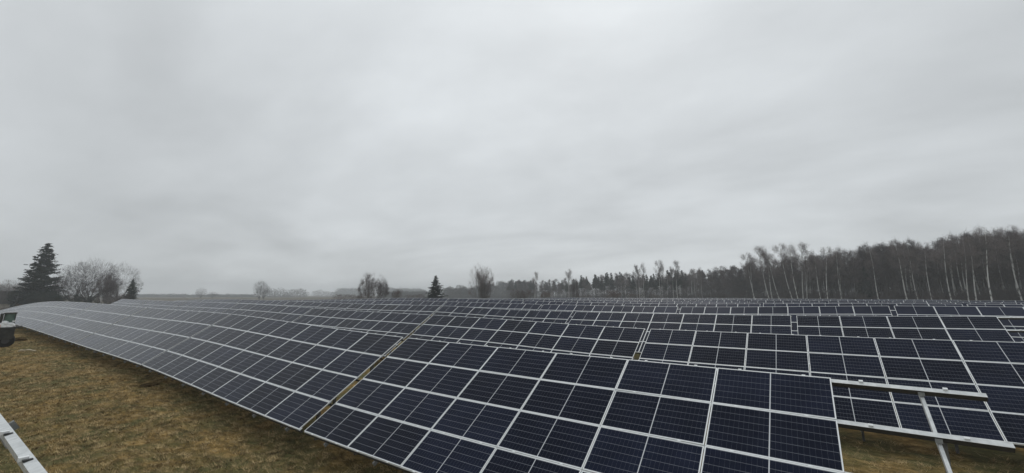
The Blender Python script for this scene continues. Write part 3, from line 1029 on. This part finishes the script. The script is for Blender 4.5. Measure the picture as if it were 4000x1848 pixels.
# front birches that can be told apart: column at the foot, top row, lean, width
FB = [(2490, 1032, -.05, .6, 'slanting white birch, left end of the birch fringe'), (2500, 1038, -.03, .6, 'slanting white birch beside its twin in the fringe'),
      (2517, 1024, 0, .6, 'straight white birch standing clear above the pines'), (2583, 1014, -.02, .8, 'white birch with round open crown above the pines'),
      (2590, 1030, 0, .6, 'thin white birch close behind the round-crowned birch'), (2647, 1016, -.04, .8, 'white birch bending left near the middle of the wood'),
      (2632, 1040, -.02, .6, 'short white birch left of the bending birch'), (2744, 1042, -.01, .6, 'single white trunk in the dark middle wood'),
      (2950, 985, -0.1, .9, 'leaning white birch, leftmost of the tall leaning group'), (2945, 1000, -0.0, .7, 'upright birch at the foot of the leftmost leaning birch'),
      (3007, 957, -0.18, .9, 'tall white birch with the broad pale crown'), (3016, 975, -0.045, .8, 'white birch close right of the broad pale crown'),
      (3048, 965, -0.19, .9, 'most strongly slanting white birch of the group'), (3097, 948, -0.13, .95, 'tall white birch under the pale crown pair, left trunk'),
      (3118, 952, -0.045, .8, 'tall white birch under the pale crown pair, right trunk'), (3136, 945, 0.04, .8, 'tall straight birch with the highest pale crown'),
      (3149, 1000, 0.1, .5, 'thin straight white stem right of the highest pale crown'), (3206, 975, -0.04, .7, 'white birch whose stem bends low to the left'),
      (3230, 960, 0.11, .8, 'thickest straight white birch trunk of the wood edge'), (3287, 962, 0.03, .8, 'crooked white birch right of the thickest trunk'),
      (3431, 985, -0.06, .8, 'faint pale birch stem in the dark wood'), (3543, 950, -0.075, .8, 'faint leaning pale stem above green undergrowth'),
      (3586, 955, -0.05, .8, 'faint pale stem right of the leaning one above undergrowth'), (3637, 960, 0.04, .8, 'pale stem in the dip of the treetops'),
      (3714, 945, 0.05, .8, 'pale stem below the right shoulder of the wood'), (3779, 935, 0.06, .8, 'birch stem left of the bright curved birch'),
      (3810, 940, 0.04, .8, 'short-looking birch stem near the bright curved birch'), (3872, 893, 0.07, 1.0, 'bright curved birch trunk near the right edge'),
      (3990, 893, 0.02, 1.1, 'pale broad birch at the right edge of the picture')]
WLAB = 'white-stemmed birch at the edge of the wood'
for i, (u, vt, ln_, w, lab) in enumerate(FB):
    dp = wood_depth(u) * 0.93 + (i % 3)
    if u > 3400:
        vt -= 14
    tree('birch_tree', 'birch', u, dp, vt, wide=w * 0.9, lean=ln_ if ln_ else 0.004, label=lab, group='white birches along the wood edge', var=i % 5)

rs = random.Random(5)
placed = 0
u = 1990.0
ranks = ((0.0, 'front'), (0.05, 'mid'), (0.10, 'mid'))
lab_d = {'forest': 'bare grey-brown tree in the mass of the wood', 'dark': 'dark bare tree in the mass of the wood',
         'pine': 'dark pine rising in the hazy middle of the wood', 'spruce': 'dark spruce standing inside the wood', 'birch': 'slender pale birch inside the wood'}
while u < 4120:
    for rk, (off, _) in enumerate(ranks):
        uu = u + rs.uniform(-9, 9)
        dp = wood_depth(uu) * (1.0 + off + rs.uniform(0, 0.04))
        vt = float(np.interp(uu, TOPU, TOPV)) + rs.choice((rs.uniform(-14, 12), rs.uniform(5, 46))) * float(np.interp(uu, [2000, 2700, 3600], [0.5, 0.8, 1.3]))
        if uu < 2240:
            kind = rs.choice(('forest', 'forest', 'dark', 'pine'))
        elif uu < 2760:
            kind = rs.choice(('pine', 'pine', 'pine', 'dark', 'forest', 'birch'))
        else:
            kind = rs.choice(('forest', 'birch', 'dark', 'forest', 'birch', 'dark')) if rk == 0 else rs.choice(('forest', 'dark', 'forest', 'dark', 'birch'))
        if uu > 3380 and uu < 3400:
            kind = 'spruce'
            vt = 1040
        name = {'forest': 'bare_tree', 'dark': 'bare_tree', 'pine': 'pine_tree', 'spruce': 'spruce_tree', 'birch': 'birch_tree'}[kind]
        w = rs.uniform(0.85, 1.25)
        tree(name, kind, uu, dp, vt, wide=w, label=lab_d[kind], group='trees massed in the wood: ' + kind.replace('forest', 'grey').replace('dark', 'dark bare'), lean=rs.uniform(-0.05, 0.015) or 0.004)
        placed += 1
    u += 17.5 + 7.0 * max(0, (u - 2700) / 1400)

# undergrowth along the foot of the wood
u = 2230.0
while u < 4120:
    dp = wood_depth(u) * rs.uniform(0.95, 1.02)
    H = rs.uniform(4.0, 7.5)
    tree('bush', 'bush', u, dp, H=H, wide=1.5, label='leafless brush in the undergrowth at the foot of the wood', cat='bush', group='undergrowth along the wood edge',
         crown_mat=M_rust if (u < 2600 and rs.random() < .5) else M_twigd)
    u += 26 + rs.uniform(-6, 6)

# depth of the wood behind the trees that can be told apart: many light bare trees joined as one mass
M_mass = vary(mat('twig_mass', (0.055, 0.050, 0.050), 0.95, 0, 0.1), (0.042, 0.039, 0.041), (0.090, 0.080, 0.080), 0.10, 'Position')
M_massfar = vary(mat('far_wood_mass', (0.05, 0.055, 0.05), 0.95, 0, 0.1), (0.035, 0.042, 0.038), (0.075, 0.070, 0.065), 0.02, 'Position')


def mass(ulist, n_per, mat_, name, label, tri=0.55, hw=3.0, seed=3, low=0.02):
    rg = np.random.default_rng(seed)
    Ts = []
    for (u, dp, vt) in ulist:
        x, y = campt(u, dp)
        gz = float(ground_z(x, y)) - 0.2
        H = height_for(vt, dp, gz)
        n = n_per
        f = rg.uniform(low, 1, n) ** 1.15
        rad = hw * np.sqrt(np.clip(1 - (np.clip(f - 0.45, 0, 1) / 0.57) ** 2.0, 0.02, 1)) * rg.uniform(0.2, 1, n) ** 0.5
        az = rg.uniform(0, 2 * PI, n)
        c = np.stack([x + rad * np.cos(az), y + rad * np.sin(az), gz + f * H], -1)
        a = rg.normal(0, 1, (n, 3, 3)) * tri * [0.45, 0.45, 1.5]
        Ts.append(c[:, None, :] + a)
    o = link(name, tri_mesh(name, np.concatenate(Ts), mat_))
    tag(o, label, 'woodland', None, 'stuff')
    return o


rg = random.Random(9)
lst = []
u = 2000
while u < 4200:
    for k in range(3):
        uu = u + rg.uniform(-8, 8)
        lst.append((uu, wood_depth(uu) * (1.2 + 0.16 * k), float(np.interp(uu, TOPU, TOPV)) + rg.uniform(14, 60) * float(np.interp(uu, [2000, 3500], [0.6, 1.7]))))
    u += 10
mass(lst, 1500, M_mass, 'woodland', 'dark bare woodland closing the view behind the birches on the right', 0.17, 3.0, 4)
lst = []
for u in np.arange(1735, 2090, 5.0):
    base = float(np.interp(u, [1735, 1750, 1790, 1830, 1900, 1950, 2000, 2060], [1132, 1122, 1119, 1126, 1112, 1103, 1098, 1100]))
    lst.append((u, rg.uniform(560, 640), base + rg.uniform(-6, 12)))
mass(lst, 1300, M_massfar, 'woodland', 'hazy grey wood right of the lone spruce', 0.40, 6.0, 5)
# far treelines fading into the haze
lst = []
for u in np.arange(1040, 1200, 4.0):
    base = float(np.interp(u, [1040, 1060, 1080, 1100, 1125, 1150, 1180, 1200], [1120, 1125, 1132, 1122, 1133, 1124, 1126, 1145]))
    lst.append((u, rg.uniform(800, 1000), base + rg.uniform(-3, 16)))
for u in np.arange(1225, 1330, 5.0):
    lst.append((u, rg.uniform(1000, 1150), float(np.interp(u, [1225, 1250, 1290, 1330], [1136, 1132, 1140, 1134])) + rg.uniform(-2, 5)))
mass(lst, 170, M_massfar, 'treeline', 'hazy treeline on the far field left of the twin birch clump', 0.65, 8.0, 6)
lst = []
for u in np.arange(1320, 1440, 5.0):
    lst.append((u, rg.uniform(1400, 1600), 1127 + rg.uniform(-2, 4)))
for u in np.arange(1490, 1665, 5.0):
    lst.append((u, rg.uniform(1300, 1500), float(np.interp(u, [1490, 1520, 1600, 1640, 1665], [1124, 1124, 1130, 1126, 1138])) + rg.uniform(-2, 4)))
mass(lst, 380, M_massfar, 'treeline', 'palest blue-grey wooded ridge on the horizon', 1.2, 14.0, 7)
lst = []
for u in np.arange(1500, 1665, 4.0):
    lst.append((u, rg.uniform(620, 700), 1139 + rg.uniform(-2, 4)))
mass(lst, 300, M_massfar, 'treeline', 'low grey-brown treeline just left of the lone spruce', 0.6, 7.0, 8)
lst = []
for u in np.arange(535, 1000, 5.0):
    lst.append((u, rg.uniform(900, 1100), 1151 + rg.uniform(-3, 4)))
mass(lst, 200, M_massfar, 'treeline', 'thin pale treeline along the far left horizon', 0.8, 10.0, 9)
lst = []
for u in np.arange(1310, 1420, 7.0):
    lst.append((u, rg.uniform(260, 290), 1152 + rg.uniform(-3, 3)))
for u in np.arange(1590, 1660, 7.0):
    lst.append((u, rg.uniform(260, 290), 1152 + rg.uniform(-3, 3)))
mass(lst, 260, M_rust, 'brushwood', 'low brown brushwood along the back edge of the solar field', 0.2, 3.0, 10)

# ------------------------------------------------------------------ farmhouse at the far left
M_roof = vary(mat('dark_roof', (0.05, 0.045, 0.042), 0.85), (0.038, 0.034, 0.032), (0.068, 0.06, 0.055), 1.2)
M_wall = vary(mat('pale_rendered_wall', (0.36, 0.31, 0.26), 0.9), (0.42, 0.37, 0.31), (0.58, 0.53, 0.46), 0.8)
M_dark = mat('dark_opening', (0.02, 0.02, 0.02), 0.4)
hx, hy = campt(22, 148)
hz0 = float(ground_z(hx, hy)) - 0.3
fh = empty('farmhouse', (hx, hy, hz0), math.atan2(hy - CY, hx - CX) - PI / 2 + 0.12)
tag(fh, 'low farmhouse with dark hipped roof and pale walls at the left edge', 'house')
hr = height_for(1137, 150, hz0)
he = height_for(1186, 150, hz0)
Wd, Dp = 11.0, 7.0
mb = MB(); mb.box(-Wd / 2, Wd / 2 - 0.5, -Dp / 2, Dp / 2, 0, he)
wl = mb.build('wall', M_wall, fh)
mb = MB()
e_ = 0.5
p = [(-Wd/2 - e_, -Dp/2 - e_, he), (Wd/2, -Dp/2 - e_, he), (Wd/2, Dp/2 + e_, he), (-Wd/2 - e_, Dp/2 + e_, he),
     (-Wd/2 + 1, -1.2, hr), (Wd/2 - 1.8, -1.2, hr), (Wd/2 - 1.8, 1.2, hr), (-Wd/2 + 1, 1.2, hr)]
mb.hexa(p)
rf = mb.build('roof', M_roof, fh)
for k, wx in enumerate((-4.6, -1.6, 1.4, 3.6)):
    mb = MB(); mb.box(wx - 0.45, wx + 0.45, -Dp/2 - 0.04, -Dp/2 + 0.01, he * 0.40, he * 0.78)
    w_ = mb.build('window', M_frame, fh)
    mb = MB(); mb.box(wx - 0.38, wx + 0.38, -Dp/2 - 0.06, -Dp/2 - 0.045, he * 0.43, he * 0.75)
    mb.build('pane', M_dark, w_)
px_, py_ = campt(72, 146)
pz_ = float(ground_z(px_, py_))
mb = MB(); mb.tube([(0, 0, 0), (0, 0, height_for(1124, 146, pz_))], [0.28, 0.22], 8)
po = mb.build('wooden_pole', M_bark)
po.location = (px_, py_, pz_)
tag(po, 'dark upright pole between farmhouse and tall spruce', 'pole')
for u_, vt_ in ((34, 1200), (82, 1186)):
    tree('bush', 'bush', u_, 120, vt_, wide=1.3, label='pale scrub directly before the farmhouse wall' if u_ < 50 else 'pale scrub at the right corner of the farmhouse', cat='bush', crown_mat=M_rust)

# ------------------------------------------------------------------ work machine with flatbed at the left edge
M_mdark = vary(mat('dark_oily_steel', (0.03, 0.03, 0.028), 0.7), (0.018, 0.018, 0.017), (0.05, 0.048, 0.042), 2.5)
M_tyre = mat('black_rubber', (0.02, 0.02, 0.02), 0.9)
M_cab = vary(mat('green_tinted_glass', (0.06, 0.11, 0.095), 0.15, 0, 0.5), (0.035, 0.065, 0.055), (0.14, 0.21, 0.18), 2.0, 'Object', 4)
M_sack = vary(mat('white_woven_sack', (0.75, 0.76, 0.76), 0.8), (0.78, 0.79, 0.79), (0.88, 0.89, 0.89), 2)
M_orange = mat('orange_tarpaulin', (0.62, 0.20, 0.06), 0.7)
MD = 35.5
mx, my = campt(46, MD)
mgz = float(ground_z(mx, my))
rzm = math.atan2(my - CY, mx - CX) - PI / 2
mach = empty('flatbed_machine', (mx, my, mgz), rzm)
tag(mach, 'dark flatbed work machine with a green-glazed cab at the left edge', 'work machine')


def hv(v):
    return height_for(v, MD, mgz)


def uw(u):
    return (u - 22) * MD / FPX * 0.62


deck = hv(1277)
mb = MB()
mb.box(uw(-120), uw(68), -0.9, 0.9, deck - 0.16, deck)
mb.box(uw(40), uw(92), -0.8, 0.8, deck - 0.05, deck + 0.03)
mb.build('deck', M_mdark, mach)
mb = MB()
mb.box(uw(-110), uw(58), -0.6, 0.6, 0.75, deck - 0.18)
mb.box(uw(-100), uw(62), -0.98, -0.94, 0.62, deck - 0.17)
mb.box(uw(62), uw(66), -0.98, 0.9, 0.70, deck - 0.17)
for k in range(5):
    xx = uw(-80) + k * 0.42
    mb.bar((xx, -0.82, deck - 0.2), (xx + 0.25, -0.82, 0.6), 0.1, 0.1, (0, -1, 0))
mb.build('chassis', M_mdark, mach)
for wx in (uw(-85), uw(-18), uw(38)):
    for sy in (-0.75, 0.75):
        mb = MB()
        mb.tube([(wx, sy - 0.17, 0.5), (wx, sy - 0.12, 0.5), (wx, sy + 0.12, 0.5), (wx, sy + 0.17, 0.5)], [0.44, 0.52, 0.52, 0.44], 20)
        w_ = mb.build('wheel', M_tyre, mach, True)
        mb = MB(); mb.tube([(wx, sy - 0.19, 0.5), (wx, sy + 0.19, 0.5)], [0.22, 0.22], 14)
        mb.build('rim', M_webd, w_)
cabt, cabb = hv(1225), hv(1261)
mb = MB()
x0_, x1_ = uw(12), uw(58)
for xa, xb in ((x0_, x0_ + 0.05), (x1_ - 0.05, x1_)):
    for ya in (-0.6, 0.55):
        mb.box(xa, xb, ya, ya + 0.05, cabb, cabt)
mb.box(x0_ - 0.04, x1_ + 0.04, -0.66, 0.66, cabt, cabt + 0.07)
mb.box(x0_ - 0.02, x1_ + 0.02, -0.62, 0.62, deck, cabb)
mb.box(uw(-3), x0_ - 0.03, -0.55, 0.4, deck, cabt + 0.02)
mb.build('cab', M_mdark, mach)
mb = MB(); mb.box(x0_ + 0.05, x1_ - 0.05, -0.58, -0.56, cabb, cabt); mb.build('window', M_cab, mach)
mb = MB(); mb.box(x0_ + 0.05, x1_ - 0.05, 0.56, 0.58, cabb, cabt); mb.build('window', M_cab, mach)
mb = MB(); mb.box(x1_ - 0.035, x1_ - 0.015, -0.55, 0.55, cabb, cabt); mb.build('window', M_cab, mach)
mb = MB(); mb.box(uw(48), uw(60), -0.85, -0.7, hv(1257), hv(1252)); mb.build('beacon', M_sack, mach)


def blob(name, x, y, z, sx, sy, sz, m, label, cat):
    mb = MB()
    rgb = random.Random(int(x * 100) + 3)
    nu, nv = 18, 10
    rows_ = []
    for j in range(nv + 1):
        th_ = PI / 2 * j / nv
        i0 = len(mb.v)
        for i in range(nu):
            a = 2 * PI * i / nu
            w = 1 + 0.16 * math.sin(3 * a + 1.3 * j) + 0.10 * math.sin(5 * a - j) + rgb.uniform(-0.04, 0.04)
            mb.v.append((sx * w * math.cos(a) * math.cos(th_) ** 0.7, sy * w * math.sin(a) * math.cos(th_) ** 0.7, sz * (math.sin(th_) ** 0.8) * (1 + 0.12 * math.sin(4 * a + j))))
        rows_.append(i0)
    for j in range(nv):
        for i in range(nu):
            mb.f.append((rows_[j] + i, rows_[j] + (i + 1) % nu, rows_[j + 1] + (i + 1) % nu, rows_[j + 1] + i)); mb.m.append(0)
    o = mb.build(name, m, None, True)
    o.location = (x, y, z)
    o.rotation_euler = (0, 0, rzm)
    tag(o, label, cat)
    return o


rr_, ff_ = Vector((math.cos(rzm), math.sin(rzm), 0)), Vector((-math.sin(rzm), math.cos(rzm), 0))


def onm(u, fwd):
    return Vector((mx, my, 0)) + rr_ * uw(u) + ff_ * fwd


q = onm(20, -0.62); blob('white_sack', q.x, q.y, mgz + deck + 0.004, 0.26, 0.24, 0.47, M_sack, 'taller bulging white sack on the flatbed', 'sack')
q = onm(42, -0.62); blob('white_sack', q.x, q.y, mgz + deck + 0.004, 0.27, 0.24, 0.34, M_sack, 'lower spread white sack at the flatbed end', 'sack')
q = onm(-3, -0.60); blob('orange_sheet', q.x, q.y, mgz + deck + 0.004, 0.24, 0.22, 0.26, M_orange, 'orange sheet bundled on the flatbed at the left edge', 'sheet')

# pale branch and dark mounds on the grass
M_wood = vary(mat('pale_split_wood', (0.55, 0.46, 0.33), 0.9), (0.42, 0.34, 0.24), (0.66, 0.57, 0.43), 4)
bx_, by_ = -36.8, -0.9
d0 = Fv + Rv * ((105 - 2080.3) / FPX) - Uv * ((1374 - 840.8) / FPX)
k_ = (float(ground_z(-38, -1.2)) - CZ) / d0.z
bx_, by_ = CX + d0.x * k_, CY + d0.y * k_
pts = []
for i, (a_, h_) in enumerate(((-0.44, 0.03), (-0.33, 0.13), (-0.12, 0.09), (0.08, 0.12), (0.27, 0.05), (0.46, 0.03))):
    qx, qy = bx_ + rr_.x * a_, by_ + rr_.y * a_
    pts.append((rr_.x * a_, rr_.y * a_, float(ground_z(qx, qy) - ground_z(bx_, by_)) + h_ + 0.03))
mb = MB(); mb.tube(pts, [0.04, 0.06, 0.05, 0.055, 0.045, 0.03], 7)
mb.tube([pts[4], (pts[4][0] + rr_.x * 0.14, pts[4][1] + rr_.y * 0.14, pts[4][2] - 0.06)], [0.05, 0.03], 6)
br = mb.build('branch', M_wood, None, True)
br.location = (bx_, by_, float(ground_z(bx_, by_)))
tag(br, 'pale peeled branch lying alone on the grass at the left', 'branch')
M_soil = vary(mat('dark_turned_turf', (0.05, 0.035, 0.018), 1.0, 0, 0.05), (0.030, 0.021, 0.010), (0.11, 0.075, 0.032), 3, bump=0.6)
for (u_, v_, sx_, sz_, lab) in ((76, 1331, 0.42, 0.30, 'low brown turf mound near the work machine'), (20, 1340, 0.3, 0.12, 'small dark turf patch at the left edge'),
                              (585, 1503, 0.36, 0.09, 'dark clod of turf below the front row')):
    d0 = Fv + Rv * ((u_ - 2080.3) / FPX) - Uv * ((v_ - 840.8) / FPX)
    gz_ = -0.3
    for _ in range(4):
        k_ = (gz_ - CZ) / d0.z
        qx, qy = CX + d0.x * k_, CY + d0.y * k_
        gz_ = float(ground_z(qx, qy))
    blob('turf_mound', qx, qy, gz_ - 0.02, sx_, 0.4, sz_, M_soil, lab, 'mound')

# ------------------------------------------------------------------ haze
mb = MB()
mb.box(-2400, 2400, -2400, 2400, -4.0, 60.0)
hm = bpy.data.materials.new('thin_winter_haze')
hm.use_nodes = True
ht = hm.node_tree
ht.nodes.clear()
ho = nd(ht, 'ShaderNodeOutputMaterial')
pv = nd(ht, 'ShaderNodeVolumePrincipled')
pv.inputs['Color'].default_value = (0.93, 0.97, 1.0, 1)
pv.inputs['Density'].default_value = 0.00056
pv.inputs['Anisotropy'].default_value = 0.0
ht.links.new(pv.outputs[0], ho.inputs['Volume'])
hz_o = mb.build('haze', hm)
tag(hz_o, 'thin pale winter haze over the whole field', None, None, 'stuff')
SC.cycles.volume_bounces = 1
